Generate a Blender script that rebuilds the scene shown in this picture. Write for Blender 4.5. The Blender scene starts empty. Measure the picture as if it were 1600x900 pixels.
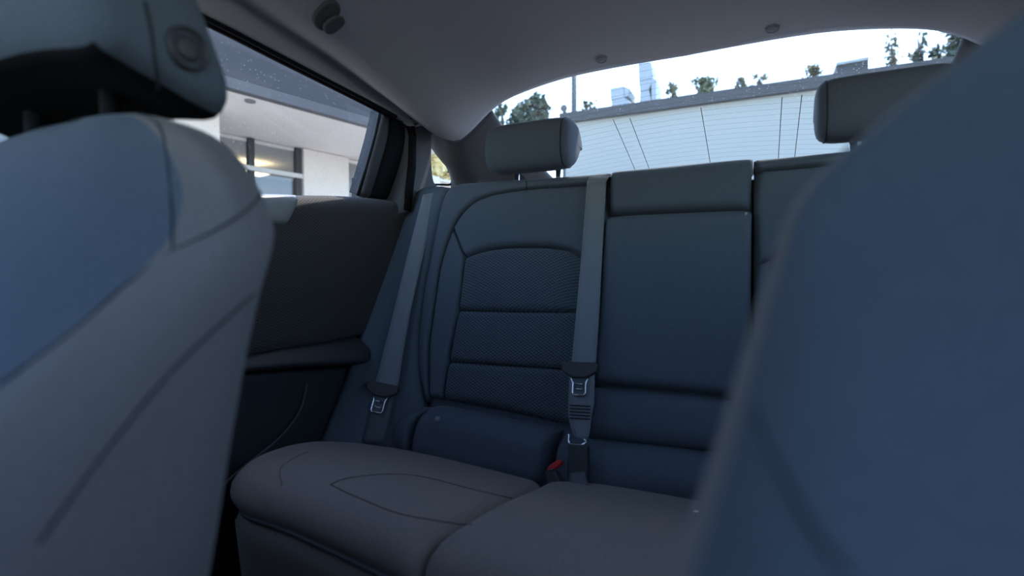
import bpy, bmesh, math, random
from mathutils import Vector, Matrix
from mathutils.bvhtree import BVHTree
random.seed(7)
S = bpy.context.scene
COL = S.collection

# ------------------------------------------------------------------ camera
FPX = 814.0
YAW = math.radians(25.6)
PITCH = math.atan(15 / FPX)
C = Vector((0.16, 0.0, 0.80))
F0 = Vector((-math.sin(YAW), math.cos(YAW), 0)); Z = Vector((0, 0, 1))
RT = Vector((math.cos(YAW), math.sin(YAW), 0))
FW = F0 * math.cos(PITCH) - Z * math.sin(PITCH)
UP = Z * math.cos(PITCH) + F0 * math.sin(PITCH)
cd = bpy.data.cameras.new('camera'); cam = bpy.data.objects.new('camera', cd); COL.objects.link(cam)
m = Matrix.Identity(4)
for i in range(3):
    m[i][0] = RT[i]; m[i][1] = UP[i]; m[i][2] = -FW[i]; m[i][3] = C[i]
cam.matrix_world = m
cd.sensor_width = 36; cd.lens = 36 * FPX / 1600; cd.clip_start = 0.01; cd.clip_end = 300
cd.dof.use_dof = True; cd.dof.focus_distance = 1.35; cd.dof.aperture_fstop = 3.0
S.camera = cam

# ------------------------------------------------------------------ sky, sun, exposure
SUN_EL = math.radians(62.5); SUN_AZ = math.radians(14)      # azimuth measured from the car's rear (+Y) towards +X
w = bpy.data.worlds.new('world'); S.world = w; w.use_nodes = True
nt = w.node_tree; nt.nodes.clear()
sk = nt.nodes.new('ShaderNodeTexSky'); sk.sky_type = 'NISHITA'; sk.sun_disc = False
sk.sun_elevation = SUN_EL; sk.sun_rotation = SUN_AZ; sk.air_density = 1.0; sk.dust_density = 0.6; sk.ozone_density = 2.0
bg = nt.nodes.new('ShaderNodeBackground'); bg.inputs[1].default_value = 0.32
ou = nt.nodes.new('ShaderNodeOutputWorld')
nt.links.new(sk.outputs[0], bg.inputs[0]); nt.links.new(bg.outputs[0], ou.inputs[0])
sl = bpy.data.lights.new('sun', 'SUN'); sl.energy = 2.6; sl.angle = math.radians(0.6); sl.color = (1, .93, .84)
so = bpy.data.objects.new('sun', sl); COL.objects.link(so)
sd = Vector((math.sin(SUN_AZ) * math.cos(SUN_EL), math.cos(SUN_AZ) * math.cos(SUN_EL), math.sin(SUN_EL)))
so.rotation_euler = sd.to_track_quat('Z', 'Y').to_euler(); so.location = (0, 3, 12)
vs = S.view_settings; vs.view_transform = 'Standard'; vs.look = 'None'; vs.exposure = 1.42; vs.gamma = 1; vs.use_curve_mapping = False

# ------------------------------------------------------------------ pixel rays on real planes
def ray(u, v): return FW + RT * ((u - 800) / FPX) + UP * ((450 - v) / FPX)
def onP(u, v, p0, n):
    d = ray(u, v); n = Vector(n); return C + d * ((Vector(p0) - C).dot(n) / d.dot(n))
def onX(u, v, x): return onP(u, v, (x, 0, 0), (1, 0, 0))
def onY(u, v, y): return onP(u, v, (0, y, 0), (0, 1, 0))
def onZ(u, v, z): return onP(u, v, (0, 0, z), (0, 0, 1))
TR = math.tan(math.radians(14))
SBN = Vector((0, -1, TR)).normalized()
def SB(u, v): return onP(u, v, (0, 1.1, 1.026), SBN)          # plane of the rear seatback
CUN = Vector((0, .214, 1)).normalized()
def CU(u, v): return onP(u, v, (0, .60, .465), CUN)           # plane of the rear cushion

# ------------------------------------------------------------------ materials
def base_mat(name):
    m = bpy.data.materials.new(name); m.use_nodes = True
    return m, m.node_tree, m.node_tree.nodes['Principled BSDF']
def N(t, k, **kw):
    n = t.nodes.new(k)
    for a, b in kw.items(): setattr(n, a, b)
    return n
def mat(name, col, rough=.6, metal=0, noise=None, bump=0, bscale=200, sheen=0, var=.15, coord='Object', spec=.5):
    m, t, b = base_mat(name)
    b.inputs['Base Color'].default_value = (*col, 1); b.inputs['Roughness'].default_value = rough
    b.inputs['Metallic'].default_value = metal; b.inputs['Sheen Weight'].default_value = sheen; b.inputs['Sheen Roughness'].default_value = .22
    b.inputs['Specular IOR Level'].default_value = spec
    tc = N(t, 'ShaderNodeTexCoord')
    if noise:
        nz = N(t, 'ShaderNodeTexNoise'); nz.inputs['Scale'].default_value = noise; nz.inputs['Detail'].default_value = 5
        t.links.new(tc.outputs[coord], nz.inputs['Vector'])
        r = N(t, 'ShaderNodeMix', data_type='RGBA')
        r.inputs[6].default_value = (*[c * (1 - var) for c in col], 1); r.inputs[7].default_value = (*[min(1, c * (1 + var)) for c in col], 1)
        t.links.new(nz.outputs['Fac'], r.inputs[0]); t.links.new(r.outputs[2], b.inputs['Base Color'])
    if bump:
        n2 = N(t, 'ShaderNodeTexNoise'); n2.inputs['Scale'].default_value = bscale; n2.inputs['Detail'].default_value = 3
        t.links.new(tc.outputs[coord], n2.inputs['Vector'])
        bm = N(t, 'ShaderNodeBump'); bm.inputs['Strength'].default_value = bump; bm.inputs['Distance'].default_value = .001
        t.links.new(n2.outputs['Fac'], bm.inputs['Height']); t.links.new(bm.outputs['Normal'], b.inputs['Normal'])
    return m
def cloth(name, c1, c2, pitch, ratio=.6, depth=.0012, rough=.85, sheen=.08, mode='diamond'):
    """woven cloth: a diamond (or rib) weave in metres on the UV map"""
    m, t, b = base_mat(name)
    b.inputs['Roughness'].default_value = rough; b.inputs['Sheen Weight'].default_value = sheen
    tc = N(t, 'ShaderNodeTexCoord'); sp = N(t, 'ShaderNodeSeparateXYZ'); t.links.new(tc.outputs['UV'], sp.inputs[0])
    def mth(op, a, b_=None):
        n = N(t, 'ShaderNodeMath', operation=op)
        for i, x in enumerate((a, b_)):
            if x is None: continue
            if isinstance(x, (int, float)): n.inputs[i].default_value = x
            else: t.links.new(x, n.inputs[i])
        return n.outputs[0]
    k = math.pi / pitch
    if mode == 'diamond':
        vy = mth('MULTIPLY', sp.outputs[1], k / ratio); ux = mth('MULTIPLY', sp.outputs[0], k)
        h = mth('MULTIPLY', mth('ABSOLUTE', mth('SINE', mth('ADD', ux, vy))), mth('ABSOLUTE', mth('SINE', mth('SUBTRACT', ux, vy))))
        h = mth('POWER', h, .6)
    else:
        h = mth('ABSOLUTE', mth('SINE', mth('MULTIPLY', sp.outputs[0], k)))
    nz = N(t, 'ShaderNodeTexNoise'); nz.inputs['Scale'].default_value = 900; t.links.new(tc.outputs['UV'], nz.inputs['Vector'])
    h2 = mth('ADD', h, mth('MULTIPLY', nz.outputs['Fac'], .5))
    r = N(t, 'ShaderNodeMix', data_type='RGBA'); r.inputs[6].default_value = (*c1, 1); r.inputs[7].default_value = (*c2, 1)
    t.links.new(h, r.inputs[0]); t.links.new(r.outputs[2], b.inputs['Base Color'])
    bm = N(t, 'ShaderNodeBump'); bm.inputs['Strength'].default_value = .8; bm.inputs['Distance'].default_value = depth
    t.links.new(h2, bm.inputs['Height']); t.links.new(bm.outputs['Normal'], b.inputs['Normal'])
    return m
def glass(name, tint=(.93, .96, .97), refl=.06, dirt=0.0):
    m = bpy.data.materials.new(name); m.use_nodes = True; t = m.node_tree; t.nodes.clear()
    o = N(t, 'ShaderNodeOutputMaterial'); tr = N(t, 'ShaderNodeBsdfTransparent'); gl = N(t, 'ShaderNodeBsdfGlossy')
    tr.inputs[0].default_value = (*tint, 1); gl.inputs[0].default_value = (1, 1, 1, 1); gl.inputs['Roughness'].default_value = .02
    mx = N(t, 'ShaderNodeMixShader'); mx.inputs[0].default_value = refl
    t.links.new(tr.outputs[0], mx.inputs[1]); t.links.new(gl.outputs[0], mx.inputs[2])
    last = mx
    if dirt:
        df = N(t, 'ShaderNodeBsdfDiffuse'); df.inputs[0].default_value = (.8, .85, .95, 1)
        tl = N(t, 'ShaderNodeBsdfTranslucent'); tl.inputs[0].default_value = (.8, .85, .95, 1)
        ad = N(t, 'ShaderNodeMixShader'); t.links.new(df.outputs[0], ad.inputs[1]); t.links.new(tl.outputs[0], ad.inputs[2])
        tc = N(t, 'ShaderNodeTexCoord')
        vo = N(t, 'ShaderNodeTexVoronoi'); vo.inputs['Scale'].default_value = 150; vo.inputs['Randomness'].default_value = 1
        t.links.new(tc.outputs['Object'], vo.inputs['Vector'])
        rp = N(t, 'ShaderNodeValToRGB'); rp.color_ramp.elements[0].position = .1; rp.color_ramp.elements[0].color = (1, 1, 1, 1)
        rp.color_ramp.elements[1].position = .2; rp.color_ramp.elements[1].color = (.02, .02, .02, 1)
        t.links.new(vo.outputs['Distance'], rp.inputs[0])
        nz = N(t, 'ShaderNodeTexNoise'); nz.inputs['Scale'].default_value = 14; t.links.new(tc.outputs['Object'], nz.inputs['Vector'])
        mu = N(t, 'ShaderNodeMath', operation='MULTIPLY'); t.links.new(rp.outputs[0], mu.inputs[0]); t.links.new(nz.outputs['Fac'], mu.inputs[1])
        m2 = N(t, 'ShaderNodeMath', operation='MULTIPLY'); t.links.new(mu.outputs[0], m2.inputs[0]); m2.inputs[1].default_value = dirt
        mz = N(t, 'ShaderNodeMixShader'); t.links.new(m2.outputs[0], mz.inputs[0])
        t.links.new(mx.outputs[0], mz.inputs[1]); t.links.new(ad.outputs[0], mz.inputs[2]); last = mz
    t.links.new(last.outputs[0], o.inputs[0])
    return m

M = {}
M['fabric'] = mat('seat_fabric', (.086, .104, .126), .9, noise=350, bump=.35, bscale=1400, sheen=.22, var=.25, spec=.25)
M['cushion_fabric_lit'] = mat('cushion_fabric_lit', (.23, .195, .172), .9, noise=350, bump=.35, bscale=1400, sheen=.22, var=.25, spec=.25)  # same cloth as the seatback; warm light on the cushion is put into the colour
M['side_fabric_lit'] = mat('side_fabric_lit', (.17, .152, .142), .9, noise=350, bump=.35, bscale=1400, sheen=.22, var=.2, spec=.25)  # seat cloth again, paler and warmer: light on the seat sides painted in
M['insert'] = cloth('insert_cloth', (.010, .013, .017), (.105, .134, .165), .0105, .62, .002)
M['door_cloth'] = cloth('door_cloth', (.012, .011, .010), (.055, .050, .047), .0095, .62, .0012)
M['seam'] = mat('seam_thread', (.02, .02, .022), .9, noise=500)
M['piping'] = mat('piping', (.10, .10, .105), .8, noise=500)
M['head'] = mat('headliner_felt', (.40, .385, .385), .95, noise=260, bump=.25, bscale=900, var=.08, spec=.2)
M['clip'] = mat('grey_clip', (.2, .2, .2), .6, noise=80, var=.06)
M['plast'] = mat('dark_plastic', (.03, .031, .034), .55, noise=120, bump=.2, bscale=1500, var=.12)
M['black'] = mat('black_rubber', (.008, .008, .009), .7, noise=100, var=.2, spec=.08)
M['pillar'] = mat('pillar_trim', (.075, .073, .075), .8, noise=200, bump=.2, bscale=1000, var=.1)
M['sill'] = mat('satin_sill', (.22, .22, .22), .4, noise=100, var=.06)
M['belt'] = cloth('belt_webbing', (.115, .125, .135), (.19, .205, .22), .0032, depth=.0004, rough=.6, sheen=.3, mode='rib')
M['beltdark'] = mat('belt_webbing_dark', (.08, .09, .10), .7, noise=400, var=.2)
M['chrome'] = mat('chrome', (.75, .76, .78), .18, 1, noise=60, var=.05)
M['red'] = mat('red_plastic', (.55, .02, .02), .4, noise=80, var=.1)
M['carpet'] = mat('carpet', (.012, .012, .013), 1, noise=300, bump=.6, bscale=700, var=.3)
M['glass_r'] = glass('rear_glass', (.9, .94, .96), .05, .55)
M['glass_s'] = glass('side_glass', (.86, .88, .9), .05, .5)
M['glass_c'] = glass('clear_glass', (.93, .96, .97), .05, 0)
M['wire'] = mat('defroster_line', (.10, .06, .035), .6, noise=50)
M['asphalt'] = mat('pale_concrete', (.37, .35, .325), .95, noise=3, var=.15)
M['wallblue'] = mat('painted_wall', (.345, .365, .345), .85, noise=.7, var=.05)
M['parapet'] = mat('parapet_metal', (.055, .058, .062), .7, noise=2, var=.2)
M['fascia'] = mat('fascia_panel', (.036, .034, .036), .6, noise=2.5, var=.3)
M['fascia2'] = mat('fascia_trim', (.085, .08, .08), .6, noise=2.5, var=.2)
M['white'] = mat('white_stucco', (.76, .71, .645), .9, noise=4, var=.04)
M['shop'] = mat('shop_interior', (.30, .30, .30), .9, noise=1.5, var=.25)
M['alu'] = mat('dark_mullion', (.03, .03, .032), .5, noise=20)
M['lightalu'] = mat('light_mullion', (.6, .6, .58), .5, noise=20, var=.06)
M['galv'] = mat('galvanised_duct', (.33, .37, .40), .5, .3, noise=3, var=.12)
M['pole'] = mat('pole_paint', (.08, .085, .09), .6, noise=8)
M['trunk'] = mat('bark', (.07, .05, .035), .9, noise=15, var=.3)
for nm, c in (('leaf_green', (.075, .10, .035)), ('leaf_dark', (.05, .075, .045)), ('leaf_olive', (.11, .11, .05)), ('leaf_yellow', (.75, .62, .33))):
    M[nm] = mat(nm, c, .8, noise=1.2, var=.4)

# ------------------------------------------------------------------ object helpers
ORG = {}
MIR = [False]
def root_loc(o):
    return ORG.get(o.name, Vector((0, 0, 0)))
def tag(o, label=None, cat=None, group=None, kind=None):
    if label: o['label'] = label
    if cat: o['category'] = cat
    if group: o['group'] = group
    if kind: o['kind'] = kind
    return o
def empty(name, loc, label=None, cat=None, group=None, kind=None):
    o = bpy.data.objects.new(name, None); COL.objects.link(o); loc = Vector(loc)
    if MIR[0]: loc.x = -loc.x
    o.location = loc; o.empty_display_size = .05; ORG[o.name] = loc
    return tag(o, label, cat, group, kind)
def mk(name, V, Fc, material, parent=None, smooth=True, uv=None, solid=0, bevel=0):
    V = [Vector(p) for p in V]
    if MIR[0]:
        V = [Vector((-p.x, p.y, p.z)) for p in V]; Fc = [tuple(reversed(f)) for f in Fc]
    if parent is not None: org = root_loc(parent)
    else:
        org = sum(V, Vector()) / len(V); org.z = min(p.z for p in V)
    me = bpy.data.meshes.new(name); me.from_pydata([p - org for p in V], [], Fc)
    if uv:
        l = me.uv_layers.new(name='UVMap')
        for lp in me.loops: l.data[lp.index].uv = uv[lp.vertex_index]
    me.materials.append(M[material] if isinstance(material, str) else material)
    if smooth: me.polygons.foreach_set('use_smooth', [True] * len(me.polygons))
    me.update()
    o = bpy.data.objects.new(name, me); COL.objects.link(o)
    if parent is not None: o.parent = parent
    else: o.location = org
    ORG[o.name] = org
    if solid:
        s = o.modifiers.new('thickness', 'SOLIDIFY'); s.thickness = solid; s.offset = -1
    if bevel:
        s = o.modifiers.new('bevel', 'BEVEL'); s.width = bevel; s.segments = 3; s.limit_method = 'ANGLE'; s.harden_normals = False
    return o
def lerp(a, b, t): return a + (b - a) * t
def cr(P, n):
    """Catmull-Rom through P, resampled to n points evenly by length"""
    P = [Vector(p) for p in P]
    if len(P) == 2: return [P[0].lerp(P[1], i / (n - 1)) for i in range(n)]
    Q = [P[0] * 2 - P[1]] + P + [P[-1] * 2 - P[-2]]; out = []
    for i in range(1, len(Q) - 2):
        for k in range(12):
            t = k / 12; a, b, c, d = Q[i - 1:i + 3]
            out.append(.5 * ((2 * b) + (c - a) * t + (2 * a - 5 * b + 4 * c - d) * t * t + (3 * b - a - 3 * c + d) * t ** 3))
    out.append(P[-1])
    return resample(out, [i / (n - 1) for i in range(n)])
def resample(P, T):
    L = [0]
    for a, b in zip(P, P[1:]): L.append(L[-1] + (b - a).length)
    res = []; j = 0
    for t in T:
        s = t * L[-1]
        while j < len(L) - 2 and L[j + 1] < s: j += 1
        k = (s - L[j]) / max(1e-9, L[j + 1] - L[j]); res.append(P[j].lerp(P[j + 1], min(1, max(0, k))))
    return res
def cluster(n, c=.6): return [lerp(i / (n - 1), .5 - .5 * math.cos(math.pi * i / (n - 1)), c) for i in range(n)]
def coons(top, bot, left, right, nu, nv):
    U_ = cluster(nu); V_ = cluster(nv)
    t, b, l, r = [resample(cr(x, 80), q) for x, q in ((top, U_), (bot, U_), (left, V_), (right, V_))]
    G = []
    for j, v in enumerate(V_):
        row = []
        for i, u in enumerate(U_):
            p = t[i] * (1 - v) + b[i] * v + l[j] * (1 - u) + r[j] * u - (t[0] * (1 - u) * (1 - v) + t[-1] * u * (1 - v) + b[0] * (1 - u) * v + b[-1] * u * v)
            row.append(p)
        G.append(row)
    return G
def prof(d, r):
    if r <= 0: return 1
    t = min(1, d / r); return math.sqrt(max(0, 1 - (1 - t) ** 2))
def inflate(G, h, r, off=0, bulge=0, toward=C):
    """pillow the grid towards the viewer side: rounded at the edges, crowned in the middle"""
    nv, nu = len(G), len(G[0])
    if not isinstance(r, (tuple, list)): r = (r,) * 4
    row = []; colm = [[0] * nu for _ in range(nv)]
    for j in range(nv):
        a = [0]
        for i in range(1, nu): a.append(a[-1] + (G[j][i] - G[j][i - 1]).length)
        row.append(a)
    for i in range(nu):
        for j in range(1, nv): colm[j][i] = colm[j - 1][i] + (G[j][i] - G[j - 1][i]).length
    out = []; uv = []
    for j in range(nv):
        o = []
        for i in range(nu):
            dx = G[j][min(nu - 1, i + 1)] - G[j][max(0, i - 1)]; dy = G[min(nv - 1, j + 1)][i] - G[max(0, j - 1)][i]
            n = dx.cross(dy)
            if n.length < 1e-12: n = Vector((0, -1, 0))
            n.normalize()
            if n.dot(toward - G[j][i]) < 0: n = -n
            W = row[j][-1]; H = colm[-1][i]; x = row[j][i]; y = colm[j][i]
            k = prof(y, r[0]) * prof(H - y, r[1]) * prof(x, r[2]) * prof(W - x, r[3])
            bb = bulge * (4 * (x / max(W, 1e-6)) * (1 - x / max(W, 1e-6))) * (4 * (y / max(H, 1e-6)) * (1 - y / max(H, 1e-6)))
            o.append(G[j][i] + n * (off + h * k + bb)); uv.append((x, y))
        out.append(o)
    return out, uv
def grid_mesh(name, G, uv, material, parent, solid=.0, toward=C, down=False):
    nv, nu = len(G), len(G[0]); V = [p for r in G for p in r]; Fc = []
    j, i = nv // 2, nu // 2
    n = (G[j][i + 1 if i + 1 < nu else i] - G[j][i - 1]).cross(G[j + 1 if j + 1 < nv else j][i] - G[j - 1][i])
    fl = n.dot(toward - G[j][i]) > 0
    for j in range(nv - 1):
        for i in range(nu - 1):
            q = (j * nu + i, j * nu + i + 1, (j + 1) * nu + i + 1, (j + 1) * nu + i)
            Fc.append(q if fl else q[::-1])
    if solid:
        nn = Vector()
        for j in range(1, nv - 1):
            for i in range(1, nu - 1): nn += (G[j][i + 1] - G[j][i - 1]).cross(G[j + 1][i] - G[j - 1][i])
        nn.normalize()
        if not fl: nn = -nn
        if down: nn = Vector((0, 0, 1))
        loop = [(0, i) for i in range(nu)] + [(j, nu - 1) for j in range(1, nv)] + [(nv - 1, i) for i in range(nu - 2, -1, -1)] + [(j, 0) for j in range(nv - 2, 0, -1)]
        k = len(V); idx = [j * nu + i for j, i in loop]; V = V + [V[a] - nn * solid for a in idx]; n = len(idx)
        if uv: uv = list(uv) + [uv[a] for a in idx]
        for a in range(n):
            b = (a + 1) % n; q = (idx[b], idx[a], k + a, k + b); Fc.append(q if fl else q[::-1])
        q = tuple(range(k, k + n)); Fc.append(q[::-1] if fl else q)
    return mk(name, V, Fc, material, parent, uv=uv)
def panel(name, top, bot, left, right, proj, material, parent, nu=26, nv=26, h=.012, r=.02, off=0, bulge=0, solid=.02, toward=C, down=False):
    if proj: G = coons(*[[Vector((*p, 0)) for p in c] for c in (top, bot, left, right)], nu, nv); G = [[proj(p.x, p.y) for p in rw] for rw in G]
    else: G = coons(top, bot, left, right, nu, nv)
    G, uv = inflate(G, h, r, off, bulge, toward)
    return grid_mesh(name, G, uv, material, parent, solid, toward, down)
def tube_geo(P, r, seg=8, closed=False):
    V = []; Fc = []; n = len(P); P = [Vector(p) for p in P]
    up = Vector((.13, .21, .97))
    for i, p in enumerate(P):
        t = (P[(i + 1) % n] - P[i - 1]) if closed else (P[min(n - 1, i + 1)] - P[max(0, i - 1)]); t.normalize()
        a = t.cross(up)
        if a.length < .05: a = t.cross(Vector((1, 0, 0)))
        a.normalize(); b = t.cross(a); rr = r[i] if isinstance(r, (list, tuple)) else r
        for k in range(seg): V.append(p + (a * math.cos(2 * math.pi * k / seg) + b * math.sin(2 * math.pi * k / seg)) * rr)
    for i in range(n if closed else n - 1):
        for k in range(seg):
            i2 = (i + 1) % n; Fc.append((i * seg + k, i * seg + (k + 1) % seg, i2 * seg + (k + 1) % seg, i2 * seg + k))
    if not closed: Fc += [tuple(range(seg))[::-1], tuple((n - 1) * seg + k for k in range(seg))]
    return V, Fc
def tube(name, P, r, material, parent=None, seg=8, closed=False):
    V, Fc = tube_geo(P, r, seg, closed); return mk(name, V, Fc, material, parent)
def box_geo(x0, x1, y0, y1, z0, z1):
    V = [Vector((x, y, z)) for z in (z0, z1) for y in (y0, y1) for x in (x0, x1)]
    return V, [(0, 2, 3, 1), (4, 5, 7, 6), (0, 1, 5, 4), (2, 6, 7, 3), (0, 4, 6, 2), (1, 3, 7, 5)]
def box(name, x0, x1, y0, y1, z0, z1, material, parent=None, bevel=0):
    V, Fc = box_geo(x0, x1, y0, y1, z0, z1); return mk(name, V, Fc, material, parent, smooth=False, bevel=bevel)
def obox(name, o, a, b, c, material, parent=None, bevel=0):
    """box from corner o along vectors a, b, c"""
    o, a, b, c = map(Vector, (o, a, b, c))
    V = [o + a * i + b * j + c * k for k in (0, 1) for j in (0, 1) for i in (0, 1)]
    Fc = [(0, 2, 3, 1), (4, 5, 7, 6), (0, 1, 5, 4), (2, 6, 7, 3), (0, 4, 6, 2), (1, 3, 7, 5)]
    if a.cross(b).dot(c) < 0: Fc = [f[::-1] for f in Fc]
    return mk(name, V, Fc, material, parent, smooth=False, bevel=bevel)
def prism(name, pts, d, material, parent=None, bevel=0, smooth=False):
    pts = [Vector(p) for p in pts]; d = Vector(d); n = len(pts)
    nn = sum(((pts[i] - pts[0]).cross(pts[i + 1] - pts[0]) for i in range(1, n - 1)), Vector())
    V = pts + [p + d for p in pts]
    Fc = [tuple(range(n))[::-1], tuple(range(n, 2 * n))] + [(i, (i + 1) % n, n + (i + 1) % n, n + i) for i in range(n)]
    if nn.dot(d) < 0: Fc = [f[::-1] for f in Fc]
    return mk(name, V, Fc, material, parent, smooth=smooth, bevel=bevel)
def bvh_of(objs):
    V = []; Fc = []
    for o in objs:
        k = len(V); org = ORG[o.name]; V += [v.co + org for v in o.data.vertices]; Fc += [tuple(i + k for i in p.vertices) for p in o.data.polygons]
    return BVHTree.FromPolygons(V, Fc)
def drape(pix, bvh, n=40, off=.001, default=None):
    out = []
    for p in cr([Vector((*q, 0)) for q in pix], n):
        d = ray(p.x, p.y).normalized(); h = bvh.ray_cast(C, d)
        if h[0] is not None: out.append(h[0] - d * off)
        elif default: out.append(default(p.x, p.y))
    return out
def ribbon(name, P, W, material, parent, thick=.0015, side=None):
    """strap: centre points P, half width vectors W"""
    V = []; Fc = []; uv = []; s = 0; K = 5
    for i, (p, wv) in enumerate(zip(P, W)):
        if i: s += (p - P[i - 1]).length
        for k in range(K):
            t = k / (K - 1) * 2 - 1; V.append(p + wv * t); uv.append((t * wv.length, s))
    for i in range(len(P) - 1):
        for k in range(K - 1): Fc.append((i * K + k, i * K + k + 1, (i + 1) * K + k + 1, (i + 1) * K + k))
    a = (V[1] - V[0]).cross(V[K] - V[0])
    if a.dot(C - V[0]) < 0: Fc = [f[::-1] for f in Fc]
    return mk(name, V, Fc, material, parent, uv=uv, solid=thick)

# ================================================================== THE CAR SHELL
ground = box('ground', -60, 60, -40, 80, -.45, -.35, 'asphalt'); tag(ground, kind='structure')
fl = box('floor', -.74, .74, -.95, 2.1, -.06, 0.0, 'carpet'); tag(fl, kind='structure')
tag(box('wall_front', -.74, .74, -1.0, -.62, -.06, .90, 'plast', bevel=.05), kind='structure')
tag(box('wall_rear', -.74, .74, 2.08, 2.12, -.06, 1.0, 'plast'), kind='structure')
for sx, nm in ((1, 'wall_left'), (-1, 'wall_right')):
    MIR[0] = sx < 0
    wl = empty(nm, (-.76, .4, 0), kind='structure')
    mk('lower_body', *box_geo(-.80, -.735, -.98, 2.12, -.06, .95), 'plast', wl, smooth=False)
    mk('quarter_body', *box_geo(-.78, -.725, 1.02, 2.12, .9, 1.055), 'plast', wl, smooth=False)
    prism('centre_pillar', [(-.735, .36, .9), (-.735, .47, .9), (-.655, .455, 1.2), (-.655, .375, 1.2)], (-.04, 0, .01), 'pillar', wl)
MIR[0] = False

# headliner: left half from the real edges, right half mirrored
rail = [Vector((-.60, -.52, 1.17)), Vector((-.60, .05, 1.20)), onX(305, 14, -.585), onX(450, 89, -.60), onX(590, 162, -.62), onX(622, 180, -.635), onX(640, 186, -.645), onX(655, 182, -.65)]
rear = [rail[-1]] + [onY(u, v, 1.22) for u, v in ((676, 196), (700, 217), (717, 219), (735, 206), (768, 173), (800, 152), (868, 127), (940, 110))] + [Vector((0, 1.215, 1.293))]
ctr = [Vector((0, -.52, 1.28)), Vector((0, .2, 1.325)), Vector((0, .8, 1.325)), Vector((0, 1.215, 1.293))]
front = [rail[0], Vector((-.35, -.52, 1.25)), ctr[0]]
G = coons(front, rear, rail, ctr, 40, 40)
for rw in G:
    for i, p in enumerate(rw):
        t = i / 39; p.z += .035 * (math.sin(math.pi * min(1, t * 1.0)) ** .8) * (1 - max(0, (p.y - .75) / .47)) if p.y < 1.22 else 0
V = [p for rw in G for p in rw]; Fc = []
for j in range(39):
    for i in range(39): Fc.append((j * 40 + i, j * 40 + i + 1, (j + 1) * 40 + i + 1, (j + 1) * 40 + i))
k = len(V); V2 = V + [Vector((-p.x, p.y, p.z)) for p in V]; F2 = [f[::-1] for f in Fc] + [tuple(i + k for i in f) for f in Fc]
bm = bmesh.new(); me = bpy.data.meshes.new('ceiling')
me.from_pydata(V2, [], F2); bm.from_mesh(me); bmesh.ops.remove_doubles(bm, verts=bm.verts, dist=.0006); bmesh.ops.recalc_face_normals(bm, faces=bm.faces)
if sum(f.normal.z for f in bm.faces) > 0: bmesh.ops.reverse_faces(bm, faces=bm.faces)
bm.verts.index_update()
ceil = mk('ceiling', [v.co.copy() for v in bm.verts], [tuple(v.index for v in f.verts) for f in bm.faces], 'head', solid=.018); bm.free()
tag(ceil, kind='structure')
CB = bvh_of([ceil])
for (u, v) in ((940, 91), (1207, 43)):
    d = ray(u, v).normalized(); hp, hn, _, _ = CB.ray_cast(C, d)
    if hn.z > 0: hn = -hn
    a = hn.cross(Vector((1, 0, 0))).normalized(); b = hn.cross(a)
    V = []; Fc = []; prf = [(0.0135, -.001), (.013, .004), (.0115, .006), (.0105, .0045), (.006, .006), (.001, .0065)]
    for r_, h_ in prf:
        for k in range(20): V.append(hp + hn * h_ + (a * math.cos(k * math.pi / 10) + b * math.sin(k * math.pi / 10)) * r_)
    for j in range(len(prf) - 1):
        for k in range(20): Fc.append((j * 20 + k, j * 20 + (k + 1) % 20, (j + 1) * 20 + (k + 1) % 20, (j + 1) * 20 + k))
    mk('push_fastener', V, Fc, 'clip', ceil)

# rear window: curved glass sloping down behind the seat
GS = math.tan(math.radians(16))
def rg(x, y): return Vector((x, y, 1.302 - .17 * x * x - GS * (y - 1.19) - .05 * max(0, y - 1.3) ** 2))
G = [[rg(lerp(-.58, .58, i / 24), lerp(1.19, 2.06, j / 24)) for i in range(25)] for j in range(25)]
w3 = empty('window_3', (0, 1.6, 1.1), kind='structure')
grid_mesh('pane', G, None, 'glass_r', w3)
V = []; Fc = []
for k in range(34):
    y = 1.215 + k * .0235; P = [rg(lerp(-.5, .5, i / 16), y) - Vector((0, 0, .002)) for i in range(17)]
    dv = Vector((0, .0003, -.0003 * GS)); V = []; Fc = []
    for p in P: V += [p - dv, p + dv]
    for i in range(16): Fc.append((2 * i, 2 * i + 1, 2 * i + 3, 2 * i + 2))
    mk('defroster_line', V, Fc, 'wire', w3, smooth=False)
for (u, v) in ((958, 185), (984, 183), (1095, 166), (1222, 150), (1253, 146)):
    # follow the pixel ray to the glass for its lateral position
    d = ray(u, v); t = 1.0
    for _ in range(40):
        p = C + d * t; g = rg(p.x, p.y); t *= 1 + (g.z - p.z) * .5
    x = (C + d * t).x; y0 = (C + d * t).y
    V = []; Fc = []
    for i in range(15):
        q = rg(x, lerp(y0, 2.0, i / 14)) - Vector((0, 0, .003)); V += [q - Vector((.0009, 0, 0)), q + Vector((.0009, 0, 0))]
        if i: Fc.append((2 * i - 2, 2 * i - 1, 2 * i + 1, 2 * i))
    mk('antenna_line', V, Fc, 'wire', w3, smooth=False)
for s in (-1, 1):
    P = [rg(s * lerp(.50, .525, i / 10), lerp(1.2, 2.05, i / 10)) - Vector((0, 0, .004)) for i in range(11)]
    V = []; Fc = []
    for i, p in enumerate(P):
        V += [p - Vector((s * .006, 0, 0)), p + Vector((s * .08, 0, -.004))]
        if i: Fc.append((2 * i - 2, 2 * i - 1, 2 * i + 1, 2 * i))
    mk('edge_band', V, Fc, 'black', w3, smooth=False)
# parcel shelf
tag(box('trim_1', -.70, .70, 1.13, 2.08, .965, .995, 'pillar', bevel=.006), kind='structure')
# windscreen
tag(mk('window_5', [(-.60, -.53, 1.20), (.60, -.53, 1.20), (.72, -.98, .91), (-.72, -.98, .91)], [(0, 1, 2, 3)], 'glass_c'), kind='structure')

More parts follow.
